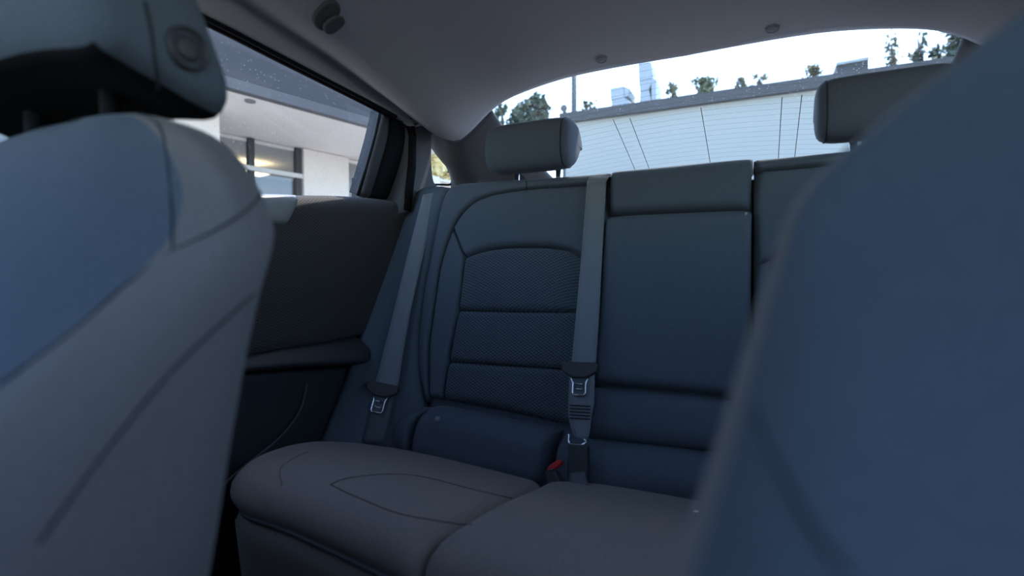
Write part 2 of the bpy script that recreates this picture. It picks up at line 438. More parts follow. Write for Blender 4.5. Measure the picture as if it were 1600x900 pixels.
def rg_edge(u, v):
    d = ray(u, v); t = 1.0
    for _ in range(60):
        p = C + d * t; g = rg(p.x, p.y); t *= 1 + (g.z - p.z) * .5
    return C + d * t

DX = -.70                                        # inner plane of the rear door
for sx in (1, -1):
    MIR[0] = sx < 0
    side = 'left' if sx > 0 else 'right'
    # --- rear door
    dr = empty('door_1' if sx > 0 else 'door_2', (DX, .75, .1), kind='structure')
    D = lambda u, v: onX(u, v, DX)
    edge = [(632, 318), (612, 400), (585, 468), (556, 524)]
    panel('upper_panel', [(330, 303), (430, 305), (520, 306), (590, 311), (632, 318)], [(300, 575), (410, 552), (480, 540), (556, 524)], [(330, 303), (310, 450), (300, 575)], edge, D, 'door_cloth', dr, h=.03, r=(.035, .02, .02, .012), nu=30, nv=30)
    panel('sill_cap', [(325, 302), (432, 303.5), (462, 305)], [(325, 345), (430, 352), (444, 352)], [(325, 302), (325, 345)], [(462, 305), (461, 318), (444, 352)], lambda u, v: onX(u, v, DX + .022), 'sill', dr, h=.016, r=.015, nu=16, nv=14)
    panel('armrest', [(290, 566), (420, 542), (500, 531), (552, 523)], [(290, 590), (420, 577), (500, 572), (546, 569)], [(290, 566), (290, 590)], [(552, 523), (558, 545), (546, 569)], D, 'plast', dr, h=.075, r=(.09, .02, .03, .03), nu=30, nv=20, solid=.02)
    panel('lower_panel', [(290, 585), (420, 578), (500, 573), (544, 570)], [(290, 830), (380, 790), (430, 765), (470, 742)], [(290, 585), (290, 830)], [(544, 570), (530, 625), (505, 680), (470, 742)], D, 'plast', dr, h=.012, r=.015)
    tube('pocket_edge', [onX(u, v, DX + .022) for u, v in [(p.x, p.y) for p in cr([Vector((*q, 0)) for q in ((479, 600), (472, 634), (457, 660), (430, 690), (385, 726), (340, 765))], 30)]], .0022, 'piping', dr, seg=6)
    # window sash, applique triangle and seals
    gx0, gx1 = -.735, -.665
    def GLS(u, v):                              # leaning plane of the side glass
        return onP(u, v, (-.735, 0, .97), Vector((1, 0, -.29)).normalized())
    sash = [GLS(*q) for q in ((593, 172), (583, 215), (570, 262), (558, 304))]
    panel('sash', [sash[0], GLS(603, 176)], [sash[-1], GLS(572, 309)], sash, [GLS(603, 176), GLS(600, 215), GLS(586, 265), GLS(572, 309)], None, 'plast', dr, h=.012, r=.008, nu=8, nv=20, off=.004, solid=.03)
    panel('corner_cover', [GLS(601, 172), GLS(630, 184)], [GLS(568, 309), GLS(633, 320)], [GLS(601, 172), GLS(598, 215), GLS(583, 265), GLS(568, 309)], [GLS(630, 184), GLS(633, 320)], None, 'black', dr, h=.014, r=.02, nu=12, nv=20, solid=.02)
    tube('glass_run', [GLS(*q) + Vector((.004, 0, 0)) for q in ((594, 168), (585, 212), (571, 262), (557, 306))], .004, 'black', dr, seg=6)
    P = [p + Vector((-.007, 0, -.002)) for p in cr([rail[2] + Vector((-.0, -.35, .0))] + rail[2:6], 40)]
    tube('roof_seal', P, .005, 'black', dr, seg=8)
    P = [p + Vector((-.018, 0, -.003)) for p in cr([rail[2] + Vector((-.0, -.35, .0))] + rail[2:6], 40)]
    tube('window_frame', P, .006, 'black', dr, seg=8)
    P = [D(632, 320), D(612, 402), D(585, 470), D(556, 526), D(538, 590), D(505, 680), D(478, 735)]
    tube('door_seal', [p + Vector((.012, .008, 0)) for p in cr(P, 40)], .011, 'black', dr)
    # side glass
    win = mk('window_1' if sx > 0 else 'window_2', [GLS(250, -30), GLS(594, 163), GLS(557, 312), GLS(200, 312)], [(0, 1, 2, 3)], 'glass_s' if sx > 0 else 'glass_c', smooth=False); tag(win, kind='structure')
    # --- rear pillar trim
    tp = empty('trim_2' if sx > 0 else 'trim_3', (-.66, 1.2, .98), kind='structure')
    A = lambda u, v: onX(u, v, -.67)
    panel('front_trim', [A(628, 182), A(640, 184), A(655, 180), A(678, 200)], [A(622, 335), A(650, 330), A(690, 300)], [A(628, 182), A(632, 250), A(622, 335)], [A(678, 200), A(672.5, 212), A(670.5, 245), A(673, 280), A(680, 292), A(690, 300)], None, 'pillar', tp, h=.012, r=(.001, .001, .02, .01), nu=16, nv=30, solid=.05)
    tube('seal', [A(633, 186) + Vector((.01, 0, 0)), A(638, 215) + Vector((.012, 0, 0)), A(637, 260) + Vector((.012, 0, 0)), A(630, 330) + Vector((.01, 0, 0))], .012, 'black', tp)
    E_ = [(670, 222), (690, 243), (703, 268), (706, 280), (705, 300)]
    top = [onX(670, 190, -.68), onY(688, 206, 1.24), onY(700, 216, 1.235), onY(717, 217, 1.235), onY(735, 204, 1.235), onY(768, 171, 1.235)]
    rt = [top[-1], rg_edge(800, 205) + Vector((-.008, 0, -.01)), rg_edge(835, 238) + Vector((-.01, 0, -.012)), rg_edge(872, 274) + Vector((-.012, 0, -.015)), rg_edge(885, 287) + Vector((-.012, 0, -.02))]
    lf = [top[0]] + [onX(u, v, -.715) for u, v in E_]
    bt = [lf[-1], Vector((-.65, 1.38, .99)), Vector((-.6, 1.6, .99)), rt[-1]]
    bt[-1] = rt[-1]
    panel('rear_trim', top, bt, lf, rt, None, 'pillar', tp, h=.006, r=(.01, .01, .004, .02), nu=30, nv=30, solid=.01)
    Eg = [onX(u, v, -.722) for u, v in ((671, 221), (690, 242), (703, 267), (706, 279), (704, 288), (690, 288.5), (674, 288.5))]
    tube('glass_edge', cr(Eg, 40), .0035, 'black', tp, seg=6)
    q = mk('window_4' if sx > 0 else 'window_6', [onX(u, v, -.728) for u, v in ((664, 215), (690, 240), (704, 266), (708, 290), (664, 291))], [(0, 1, 2, 3, 4)], 'glass_c', smooth=False); tag(q, kind='structure')
    if sx > 0:                                # small printed marks in the lower corner of the pane
        for (u, v, du, dv) in ((699, 267, 2.2, 3), (687, 277, 3, .7), (687, 279.5, 1.2, .7), (690, 279.5, 4, .6), (695, 277.5, 3, .6)):
            c4 = [onX(a_, b_, -.7265) for a_, b_ in ((u, v), (u + du, v), (u + du, v + dv), (u, v + dv))]
            mk('printed_mark', c4, [(0, 1, 2, 3)], 'pole', q, smooth=False)
MIR[0] = False

# ================================================================== REAR SEATBACKS
mirror_center = .008
def mx(o_parent): pass
O = [(668, 628), (659, 575), (659.5, 525), (667, 457), (685, 364), (697, 312), (712, 293), (740, 288.5), (820, 283), (915, 276), (957, 272.5)]
B = [(676, 622), (676, 546), (683, 491), (695, 415), (713, 360), (730, 333), (760, 312), (822, 300), (915, 293), (951, 290)]
def seat_section(parent, with_seams=True):
    parts = []
    # base behind the panels
    parts.append(panel('foam_core', [(702, 300), (740, 291), (820, 286), (956.6, 275)], [(640, 706), (760, 745), (899.6, 778)], [(702, 300), (670, 457), (661, 560), (668, 628), (640, 706)], [(956.6, 275), (952.6, 330), (931.6, 560), (899.6, 778)], SB, 'fabric', parent, off=-.012, h=.006, r=.03, solid=.10))
    # outer roll: strip between the outer edge and the stitch line
    parts.append(panel('outer_roll', O, B, [O[0], B[0]], [O[-1], B[-1]], SB, 'fabric', parent, nu=70, nv=14, h=.02, r=(.022, .007, .01, .004), solid=.05, off=.002))
    parts.append(panel('side_strip', [(714, 360), (731, 404)], [(677, 622), (697, 624)], [(714, 360), (696, 415), (684, 491), (677, 546), (677, 622)], [(731, 404), (721, 484), (706, 560), (697, 624)], SB, 'fabric', parent, nu=12, nv=40, h=.02, r=(.004, .012, .006, .008)))
    parts.append(panel('upper_panel', [(714, 360), (731, 334), (761, 313), (822, 301), (915, 294), (950, 291)], [(731, 404), (760, 393), (795, 388), (847, 387), (881, 390), (905, 398), (941, 418)], [(714, 360), (731, 404)], [(950, 291), (950, 340), (941, 418)], SB, 'fabric', parent, nu=40, nv=22, h=.02, r=(.006, .014, .004, .012), bulge=.006))
    arch = [(731, 404), (760, 394), (795, 389), (847, 388), (881, 391), (905, 399), (926, 412)]
    b1 = [(721, 486.5), (800, 488), (900, 489), (921, 489.5)]
    parts.append(panel('insert_panel', arch, b1, [(731, 404), (721, 486.5)], [(926, 412), (921, 489.5)], SB, 'insert', parent, nu=36, nv=24, h=.018, r=(.016, .014, .008, .008), bulge=.006))
    b2 = [(706, 566), (790, 571.5), (893, 578), (914, 579)]
    parts.append(panel('insert_panel', b1, b2, [(721, 486.5), (706, 566)], [(921, 489.5), (914, 579)], SB, 'insert', parent, nu=36, nv=24, h=.018, r=(.014, .014, .008, .008), bulge=.006))
    b3 = [(697, 624), (790, 641), (885, 662), (908, 667)]
    parts.append(panel('insert_panel', b2, b3, [(706, 566), (697, 624)], [(914, 579), (908, 667)], SB, 'insert', parent, nu=36, nv=24, h=.018, r=(.014, .02, .008, .008), bulge=.005))
    parts.append(panel('inner_strip', [(926, 412), (941, 418)], [(909, 667), (922, 670)], [(926, 412), (921, 489), (914, 579), (909, 667)], [(941, 418), (937, 489), (931, 579), (922, 670)], SB, 'fabric', parent, nu=10, nv=30, h=.018, r=(.006, .01, .007, .007)))
    # lower roll in front of the cushion
    parts.append(panel('lower_roll', [(677, 637), (700, 635), (780, 650), (880, 672)], [(655, 722), (700, 738), (780, 757), (862, 776)], [(677, 637), (665, 670), (655, 722)], [(880, 672), (870, 700), (862, 776)], SB, 'fabric', parent, nu=36, nv=24, h=.05, r=(.05, .05, .012, .02), off=.004))
    parts.append(panel('roll_end', [(640, 640), (660, 636), (676, 637)], [(606, 700), (630, 708), (654, 722)], [(640, 640), (620, 668), (606, 700)], [(676, 637), (664, 670), (654, 722)], SB, 'fabric', parent, nu=16, nv=24, h=.05, r=(.05, .05, .05, .012), off=.004))
    return parts
def centre_section(parent):
    parts = []
    parts.append(panel('centre_core', [(955, 276), (1060, 266), (1174, 255)], [(900, 778), (1040, 795), (1174, 812)], [(955, 276), (953, 330), (932, 560), (900, 778)], [(1174, 255), (1174.5, 330), (1173, 560), (1174, 812)], SB, 'fabric', parent, off=-.012, h=.004, r=.02, solid=.10))
    parts.append(panel('centre_top', [(959, 272.5), (965, 270), (1060, 261), (1168, 251), (1174, 256)], [(955, 338), (1060, 333), (1172, 330)], [(959, 272.5), (956, 300), (955, 338)], [(1174, 256), (1174, 290), (1172, 330)], SB, 'fabric', parent, nu=34, nv=22, h=.028, r=(.03, .018, .012, .016), solid=.06))
    parts.append(panel('armrest', [(957, 352), (962, 342.5), (1060, 337), (1166, 334), (1174, 342)], [(931, 601), (1050, 611), (1173, 624)], [(957, 352), (947, 440), (937, 540), (931, 601)], [(1174, 342), (1173, 460), (1173, 624)], SB, 'fabric', parent, nu=34, nv=34, h=.034, r=(.016, .02, .01, .012), bulge=.004, solid=.06))
    parts.append(panel('lumbar_roll', [(930, 606), (1050, 616), (1173, 629)], [(915, 684), (1040, 697), (1173, 712)], [(930, 606), (923, 645), (915, 684)], [(1173, 629), (1173, 712)], SB, 'fabric', parent, nu=30, nv=24, h=.028, r=(.04, .04, .012, .012), off=.006))
    parts.append(panel('lower_roll', [(885, 678), (960, 688), (1050, 698), (1173, 716)], [(870, 778), (1000, 785), (1173, 806)], [(885, 678), (875, 705), (870, 778)], [(1173, 716), (1173, 806)], SB, 'fabric', parent, nu=30, nv=24, h=.05, r=(.05, .05, .03, .012), off=.004))
    return parts
sbw = empty('rear_bench', SB(850, 640), 'wide rear seatback section with charcoal cloth panels and centre armrest', 'car seat', 'rear seatback sections')
PW = seat_section(sbw) + centre_section(sbw)
MIR[0] = True
sbn = empty('rear_bench', SB(850, 640), 'narrow rear seatback section mostly hidden behind the blurred front seat', 'car seat', 'rear seatback sections')
sbn.location.x += 2 * mirror_center; ORG[sbn.name].x -= 0
PN = seat_section(sbn)
MIR[0] = False
# side panels between seatback and doors
def make_side():
    s = empty('trim_4' if not MIR[0] else 'trim_5', (-.62, 1.0, .4), kind='structure')
    rt = [SB(u, v) + SBN * -.004 for u, v in ((708, 293), (697, 312), (685, 364), (667, 457), (660, 525), (660, 590), (664, 640), (640, 706))]
    lf = [onX(640, 322, -.69), onX(604, 420, -.69), onX(562, 528, -.69), onX(540, 592, -.69), onX(505, 680, -.69), onX(478, 735, -.69)]
    G1 = coons([lf[0], onX(672, 296, -.63), rt[0]], [lf[-1], rt[-1]], lf, rt, 24, 36)
    G1, uv = inflate(G1, .02, (.005, .01, .02, .025))
    return s, grid_mesh('side_bolster', G1, uv, 'fabric', s, .02)
sideL, sbl = make_side()
MIR[0] = True; make_side(); MIR[0] = False
# child-seat anchor tags
for (u, v) in ((684, 656), (854, 688)):
    d = ray(u, v).normalized(); h = bvh_of(PW).ray_cast(C, d); n = -d
    p = h[0] + n * .001; a = n.cross(Z).normalized(); b = n.cross(a)
    V = [p + n * .003]; Fc = []
    for rr, hh in ((.004, .002), (.0075, -.003)):
        for k in range(14): V.append(p + n * hh + (a * math.cos(k * math.pi / 7) + b * math.sin(k * math.pi / 7)) * rr)
    for k in range(14): Fc += [(0, 1 + k, 1 + (k + 1) % 14), (1 + k, 15 + k, 15 + (k + 1) % 14, 1 + (k + 1) % 14)]
    mk('anchor_button', V, Fc, 'sill' if u < 700 else 'beltdark', sbw)

# ------------------------------------------------------------------ headrests
def headrest(name, parent, cx, hw, profile, material='fabric', e=5, ns=26, arch=0):
    """profile (y,z) extruded sideways, shrinking at the rounded ends"""
    P = [Vector((0, y, z)) for y, z in profile]; n = 48
    Q = [P[-1]] + P + [P[0], P[1]]; ring = []
    for i in range(1, len(Q) - 2):
        for k in range(6):
            t = k / 6; a, b, c, d = Q[i - 1:i + 3]
            ring.append(.5 * ((2 * b) + (c - a) * t + (2 * a - 5 * b + 4 * c - d) * t * t + (3 * b - a - 3 * c + d) * t ** 3))
    cen = sum(ring, Vector()) / len(ring); n = len(ring); V = []; Fc = []
    for j in range(ns + 1):
        s = -math.cos(math.pi * j / ns); k = max(.02, (1 - abs(s) ** e) ** (1 / e)); k = lerp(.0, 1, k)
        for p in ring: V.append(Vector((cx + s * hw, cen.y + (p.y - cen.y) * k, cen.z + (p.z - cen.z) * k + arch * max(0, 1 - (s / .8) ** 2) * max(0, min(1, (cen.z - p.z) / .06)))))
    for j in range(ns):
        for i in range(n): Fc.append((j * n + i, j * n + (i + 1) % n, (j + 1) * n + (i + 1) % n, (j + 1) * n + i))
    Fc += [tuple(range(n))[::-1], tuple(ns * n + i for i in range(n))]
    area = sum((V[f[0]] - Vector((cx, cen.y, cen.z))).dot((V[f[1]] - V[f[0]]).cross(V[f[2]] - V[f[0]])) for f in Fc[:200])
    if area < 0: Fc = [f[::-1] for f in Fc]
    return mk(name, V, Fc, material, parent)
RHP = [(1.053, 1.062), (1.048, 1.095), (1.056, 1.137), (1.078, 1.153), (1.12, 1.159), (1.155, 1.149), (1.180, 1.118), (1.184, 1.100), (1.168, 1.094), (1.14, 1.062), (1.11, 1.044), (1.072, 1.044)]
for par, cx in ((sbw, -.318), (sbn, .332)):
    hr = headrest('headrest', par, cx, .102, RHP, e=7)
    for s in (-1, 1):
        tube('headrest_post', [(cx + s * .052 + .01, 1.115, .98), (cx + s * .052 + .01, 1.11, 1.06)], .0065, 'chrome', par, seg=12)
        obox('post_collar', (cx + s * .052 - .012, 1.10, 1.012), (.044, 0, 0), (0, .03, 0), (0, 0, .012), 'sill' if s < 0 else 'plast', par, bevel=.004)
    HB = bvh_of([hr])
    for s in ((.86,) if cx < 0 else (-.86,)):
        P = []
        for k in range(40):
            a = 2 * math.pi * k / 40; o_ = Vector((cx + s * .102, 1.115 + .3 * math.cos(a), 1.095 + .3 * math.sin(a)))
            h = HB.ray_cast(o_, (Vector((cx + s * .102, 1.115, 1.095)) - o_).normalized())
            if h[0]: P.append(h[0])
        tube('seam', P, .0016, 'seam', hr, seg=5, closed=True)
    # seam line across the panel corner of the narrow section stays on its panels
# thin seam cords on the wide section
PB = bvh_of(PW)
for pix in ([(822, 283), (822.5, 292), (823, 300)],):
    P = drape(pix, PB, 14, .0004)
    if len(P) > 3: tube('seam', P, .0009, 'seam', sbw, seg=5)

# ================================================================== REAR CUSHION
cu = empty('rear_seat_cushion', (0, .8, .1), 'dark grey cloth bench cushion below the rear seatback', 'car seat')
def z_(p, dz, dy=0): return p + Vector((0, dy, dz))
# outboard cushion: rear edge, front edge (piping), outer side, inner split
rear_e = [Vector((-.655, .93, .395)), CU(660, 727), CU(760, 752), CU(853, 777)]
front_e = [onY(377, 772, .57), onY(385, 804, .53), onY(459, 833, .495), onY(601, 899, .457), onY(665, 932, .45)]
outer_e = [rear_e[0], onX(482, 703, -.665), onX(415, 718, -.65), onX(381, 742, -.625), front_e[0]]
inner_e = [rear_e[-1], CU(812, 800), CU(767, 821), CU(715, 853), Vector((-.168, .475, .482)), front_e[-1]]
CL = panel('cushion_side', rear_e, front_e, outer_e, inner_e, None, 'cushion_fabric_lit', cu, nu=44, nv=44, h=.028, r=(.03, .07, .05, .03), solid=.12, down=True)
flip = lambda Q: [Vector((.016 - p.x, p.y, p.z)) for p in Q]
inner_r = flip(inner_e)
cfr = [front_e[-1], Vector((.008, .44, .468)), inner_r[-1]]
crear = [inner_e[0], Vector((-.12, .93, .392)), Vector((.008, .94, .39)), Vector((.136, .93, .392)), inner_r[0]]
CC = panel('cushion_centre', crear, cfr, inner_e, inner_r, None, 'cushion_fabric_lit', cu, nu=40, nv=44, h=.034, r=(.06, .07, .03, .03), solid=.12, bulge=.004, down=True)
panel('cushion_side', flip(rear_e), flip(front_e), flip(outer_e), inner_r, None, 'cushion_fabric_lit', cu, nu=30, nv=30, h=.028, r=(.03, .07, .05, .03), solid=.12, down=True)
# front apron
V = []; Fc = []
apr = cr(front_e + cfr[1:] + flip(front_e)[::-1][1:], 60)
panel('apron', apr, [p + Vector((.0, .035, -.3)) for p in apr], [apr[0], apr[0] + Vector((0, .035, -.3))], [apr[-1], apr[-1] + Vector((0, .035, -.3))], None, 'cushion_fabric_lit', cu, nu=60, nv=10, h=.012, r=(.01, .02, .02, .02))
tube('piping', [p + Vector((0, -.004, .002)) for p in cr(front_e, 50)], .0028, 'piping', cu, seg=6)
QB = bvh_of([CL, CC])
for pix, r_ in (([(516, 757), (540, 769), (563, 779), (625, 803), (710, 818), (737, 820)], .0009), ([(516, 757), (545, 747), (606, 741), (660, 745), (740, 765), (800, 779)], .0009), ([(482, 706), (463, 714), (441, 728), (437, 742), (441, 758)], .0008)):
    P = drape(pix, QB, 50, .0002)
    if len(P) > 3: tube('seam', P, r_, 'piping' if r_ < .00085 else 'seam', cu, seg=5)

# ================================================================== SEAT BELTS
def tongue(parent, c, a, b, n, wd, body_mat, plate_w, plate_h):
    """belt tongue: dark moulded bar with a chrome plate; a across, b down, n to the viewer"""
    pts = [(-wd, -.006), (-wd * .95, .006), (-wd * .6, .013), (-wd * .3, .018), (wd * .3, .018), (wd * .6, .013), (wd * .95, .006), (wd, -.006), (wd * .9, -.012), (-wd * .9, -.012)]
    t = prism('tongue', [c + a * x + b * y - n * .003 for x, y in pts], n * .013, body_mat, parent, bevel=.003)
    o = [(-plate_w * 1.35, .014), (-plate_w, .026), (-plate_w, plate_h), (-plate_w * .8, plate_h + .005), (plate_w * .8, plate_h + .005), (plate_w, plate_h), (plate_w, .026), (plate_w * 1.35, .014)]
    P = [c + a * x + b * y + n * .003 for x, y in o]
    tube('plate_rim', P, .0022, 'chrome', t, seg=8)
    i_ = [(-plate_w * .5, .028), (-plate_w * .5, plate_h - .006), (plate_w * .5, plate_h - .006), (plate_w * .5, .028)]
    tube('plate_slot', [c + a * x + b * y + n * .004 for x, y in i_], .0014, 'chrome', t, seg=8, closed=True)
    prism('plate', [c + a * x + b * y + n * .001 for x, y in o], n * .0018, 'beltdark' if body_mat == 'plast' else 'sill', t)
def strap(name, prs, proj, parent, material='belt', n=30):
    L = cr([Vector((*p[0], 0)) for p in prs], n); R_ = cr([Vector((*p[1], 0)) for p in prs], n)
    P = []; W = []
    for i, (l, r) in enumerate(zip(L, R_)):
        t = i / (n - 1); a = proj(l.x, l.y, t); b = proj(r.x, r.y, t); P.append((a + b) / 2); W.append((b - a) / 2)
    return ribbon(name, P, W, material, parent)
# outer belt lies across the side bolster
SBV = bvh_of([sbl] + PW)
BP = []
for u, v in ((672, 302), (600, 602), (588, 692)):
    d = ray(u, v).normalized(); h = SBV.ray_cast(C, d); BP.append((h[0] if h[0] else onX(u, v, -.62)) - d * .012)
a0, a1 = BP[0], BP[2]
nb = ((a1 - a0).cross(RT)).normalized()
if nb.dot(C - a0) < 0: nb = -nb
def OB(u, v, t=0): return onP(u, v, a0, nb)
b1 = empty('seat_belt', a1, 'grey webbing belt by the door lying over the side bolster', 'seat belt', 'rear seat belts')
strap('webbing', [((661, 304), (684, 300)), ((640, 385), (664, 388)), ((614, 490), (640, 494)), ((585, 604), (620, 612))], OB, b1)
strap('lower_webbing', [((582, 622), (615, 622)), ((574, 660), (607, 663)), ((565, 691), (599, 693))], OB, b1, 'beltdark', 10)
aa = (OB(623, 616) - OB(573, 606)); wdt = aa.length / 2; aa.normalize(); bb = nb.cross(aa)
if bb.z > 0: bb = -bb
tongue(b1, OB(599, 608) + nb * .004, aa, bb, nb, wdt, 'plast', .0125, .047)
# the anchor flap that the webbing leaves at the top
# middle belt: comes over the seatback and runs straight down to its anchor
CBN = SBN
def MBp(u, v, t=0): return onP(u, v, SB(930, 290) + SBN * .034, Vector((0, -1, TR * 1.27)).normalized())
b2 = empty('seat_belt', MBp(905, 765), 'grey webbing belt hanging down the seatback beside the centre armrest', 'seat belt', 'rear seat belts')
strap('webbing', [((917, 283), (947, 283)), ((909, 390), (941, 392)), ((900, 490), (936, 492)), ((892, 577), (930, 577))], MBp, b2)
tp_ = [MBp(917, 283), MBp(947, 283)]
c0 = (tp_[0] + tp_[1]) / 2; wv = (tp_[1] - tp_[0]) / 2
ribbon('webbing_over_top', [c0, c0 + Vector((.003, .012, .012)), c0 + Vector((.005, .035, .016)), c0 + Vector((.006, .1, .006))], [wv] * 4, 'belt', b2)
strap('lower_webbing', [((890, 585), (929, 585)), ((888, 625), (928, 628)), ((888, 648), (924, 650)), ((893, 672), (921, 676)), ((897, 684), (917, 688))], MBp, b2, 'belt', 16)
nm2 = Vector((0, -1, TR * 1.27)).normalized()
for k in range(5):
    v0 = 634 + k * 5
    P = [MBp(890.5, v0 - 1) + nm2 * .002, MBp(907, v0) + nm2 * .002, MBp(923, v0 + 1) + nm2 * .002]
    tube('stitching', cr(P, 8), .0011, 'seam', b2, seg=5)
aa = (MBp(937, 579) - MBp(880, 577)); wdt = aa.length / 2; aa.normalize(); bb = nm2.cross(aa)
if bb.z > 0: bb = -bb
tongue(b2, MBp(908, 577) + nm2 * .004, aa, bb, nm2, wdt, 'plast', .0125, .044)
P = [MBp(u, v) + nm2 * .004 for u, v in ((890, 678), (890, 692), (898, 695), (912, 695), (917, 690), (913, 686))]
tube('ring', cr(P, 20), .0026, 'chrome', b2, seg=8)
prism('latch_body', [MBp(u, v) - nm2 * .004 for u, v in ((890, 694), (921, 696), (921, 745), (889, 745))], nm2 * .016, 'plast', b2, bevel=.003)
P0 = [((893, 738), (918, 737)), ((893, 752), (921, 748)), ((889, 770), (926, 757))]
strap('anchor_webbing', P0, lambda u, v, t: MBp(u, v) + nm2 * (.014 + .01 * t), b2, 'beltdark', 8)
# red-button buckle standing in the gap of the lower rolls
BN = MBp(868, 745) + nm2 * .03
def BK(u, v): return onP(u, v, BN, nm2)
bk = empty('belt_buckle', BK(872, 772), 'black seat belt buckle with a red release button between the lower cushion rolls', 'buckle')
prism('body', [BK(u, v) for u, v in ((850, 737), (866, 734), (884, 770), (856, 772))], -nm2 * .022, 'plast', bk, bevel=.003)
prism('release_button', [BK(u, v) + nm2 * .001 for u, v in ((853, 735), (858, 727), (872, 718), (877, 721), (876, 726), (865, 734))], -nm2 * .016, 'red', bk, bevel=.002)
tube('slot_rim', [BK(855, 735.5) + nm2 * .002, BK(866, 733) + nm2 * .002], .0014, 'piping', bk, seg=6)

# ================================================================== FRONT SEATS
def interp(T, z):
    if z <= T[0][0]: return T[0][1]
    for (a, x), (b, y) in zip(T, T[1:]):
        if z <= b:
            t = (z - a) / (b - a); return lerp(x, y, t)
    return T[-1][1]
WT = [(-.55, .235), (-.40, .25), (-.17, .274), (-.1, .265), (-.006, .256), (.03, .247), (.055, .222), (.075, .198), (.095, .175), (.11, .152), (.12, .128), (.126, .10), (.129, .06), (.13, .02)]
YB = [(-.55, .10), (-.17, .194), (-.006, .235), (.03, .252), (.075, .270), (.10, .274), (.11, .272), (.12, .264), (.126, .254), (.13, .236)]
YF = [(-.55, -.03), (-.30, .02), (-.1, .095), (-.006, .135), (.06, .175), (.09, .193), (.11, .207), (.12, .218), (.126, .226), (.13, .234)]
BPT = [(-.55, .06), (-.2, .06), (-.12, .045), (-.054, .012), (-.016, -.018), (.014, -.040), (.06, -.045), (.09, -.035), (.11, -.02), (.13, 0)]
def front_seat(name, cx, label, wadd=[(0, 0), (1, 0)], edge=4.6):
    s = empty(name, (cx, 0, 0), label, 'car seat', 'front seats')
    zs = [-.55, -.48, -.40, -.33, -.27, -.22, -.18, -.14, -.11, -.08, -.05, -.03, -.01, .01, .03, .045, .06, .075, .088, .10, .11, .117, .122, .126, .1285, .13]
    V = []; Fc = []; K = 6; rings = []
    for z in zs:
        w_, yb, yf, bp = interp(WT, z) + interp(wadd, z), interp(YB, z), interp(YF, z), interp(BPT, z)
        fy = min(yf - bp, yb - .01)
        h = [(0, yf), (.35 * w_, yf + .002), (.62 * w_, yf - .25 * bp + (0 if bp > 0 else 0)), (.80 * w_, lerp(yf, fy, .75)), (.92 * w_, fy + .003), (.985 * w_, lerp(fy, yb, .25)), (w_, lerp(fy, yb, .55)), (.975 * w_, lerp(fy, yb, .85)), (.86 * w_, yb - .001), (.45 * w_, yb + .004), (0, yb + .006)]
        full = h + [(-x, y) for x, y in h[-2:0:-1]]
        Q = [Vector((cx + x, y, .8 + z)) for x, y in full]; n = len(Q); ring = []
        for i in range(n):
            a, b, c, d = Q[i - 1], Q[i], Q[(i + 1) % n], Q[(i + 2) % n]
            for k in range(K):
                t = k / K
                ring.append(.5 * ((2 * b) + (c - a) * t + (2 * a - 5 * b + 4 * c - d) * t * t + (3 * b - a - 3 * c + d) * t ** 3))
        rings.append(ring)
    n = len(rings[0])
    for r in rings: V += r
    for j in range(len(zs) - 1):
        for i in range(n): Fc.append((j * n + i, j * n + (i + 1) % n, (j + 1) * n + (i + 1) % n, (j + 1) * n + i))
    Fc += [tuple(range(n))[::-1], tuple((len(zs) - 1) * n + i for i in range(n))]
    bk_ = mk('backrest', V, Fc, 'fabric', s)
    bk_.data.materials.append(M['side_fabric_lit'])          # sides and back: seat cloth with warm side light in its colour
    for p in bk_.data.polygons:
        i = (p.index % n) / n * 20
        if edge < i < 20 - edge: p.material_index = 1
    ss = bk_.modifiers.new('smooth', 'SUBSURF'); ss.levels = 1; ss.render_levels = 1
    # seat cushion in front of the backrest
    t0 = [Vector((cx - .25, .12, .36)), Vector((cx + .25, .12, .36))]
    panel('cushion', t0, [Vector((cx - .25, -.36, .40)), Vector((cx + .25, -.36, .40))], [t0[0], Vector((cx - .25, -.36, .40))], [t0[1], Vector((cx + .25, -.36, .40))], None, 'fabric', s, h=.06, r=.07, solid=.16, toward=Vector((cx, -.1, 2)))
    box('seat_base', cx - .2, cx + .2, -.3, .1, 0.0, .22, 'plast', s, bevel=.02)
    return s, bk_
sl_, bl_ = front_seat('front_seat', -.37, 'front seat with its headrest and side button beside the rear door window', edge=3.45)
sr_, br_ = front_seat('front_seat', 0.416, 'large blurred front seat filling the right of the view', [(-.3, .022), (-.11, .02), (-.04, .006), (0, 0), (.2, 0)], edge=5.1)
FHP = [(.190, .952), (.178, .98), (.172, 1.03), (.172, 1.09), (.185, 1.12), (.205, 1.13), (.225, 1.11), (.24, 1.06), (.256, 1.015), (.278, .965), (.287, .942), (.282, .928), (.262, .930), (.24, .936), (.21, .944)]
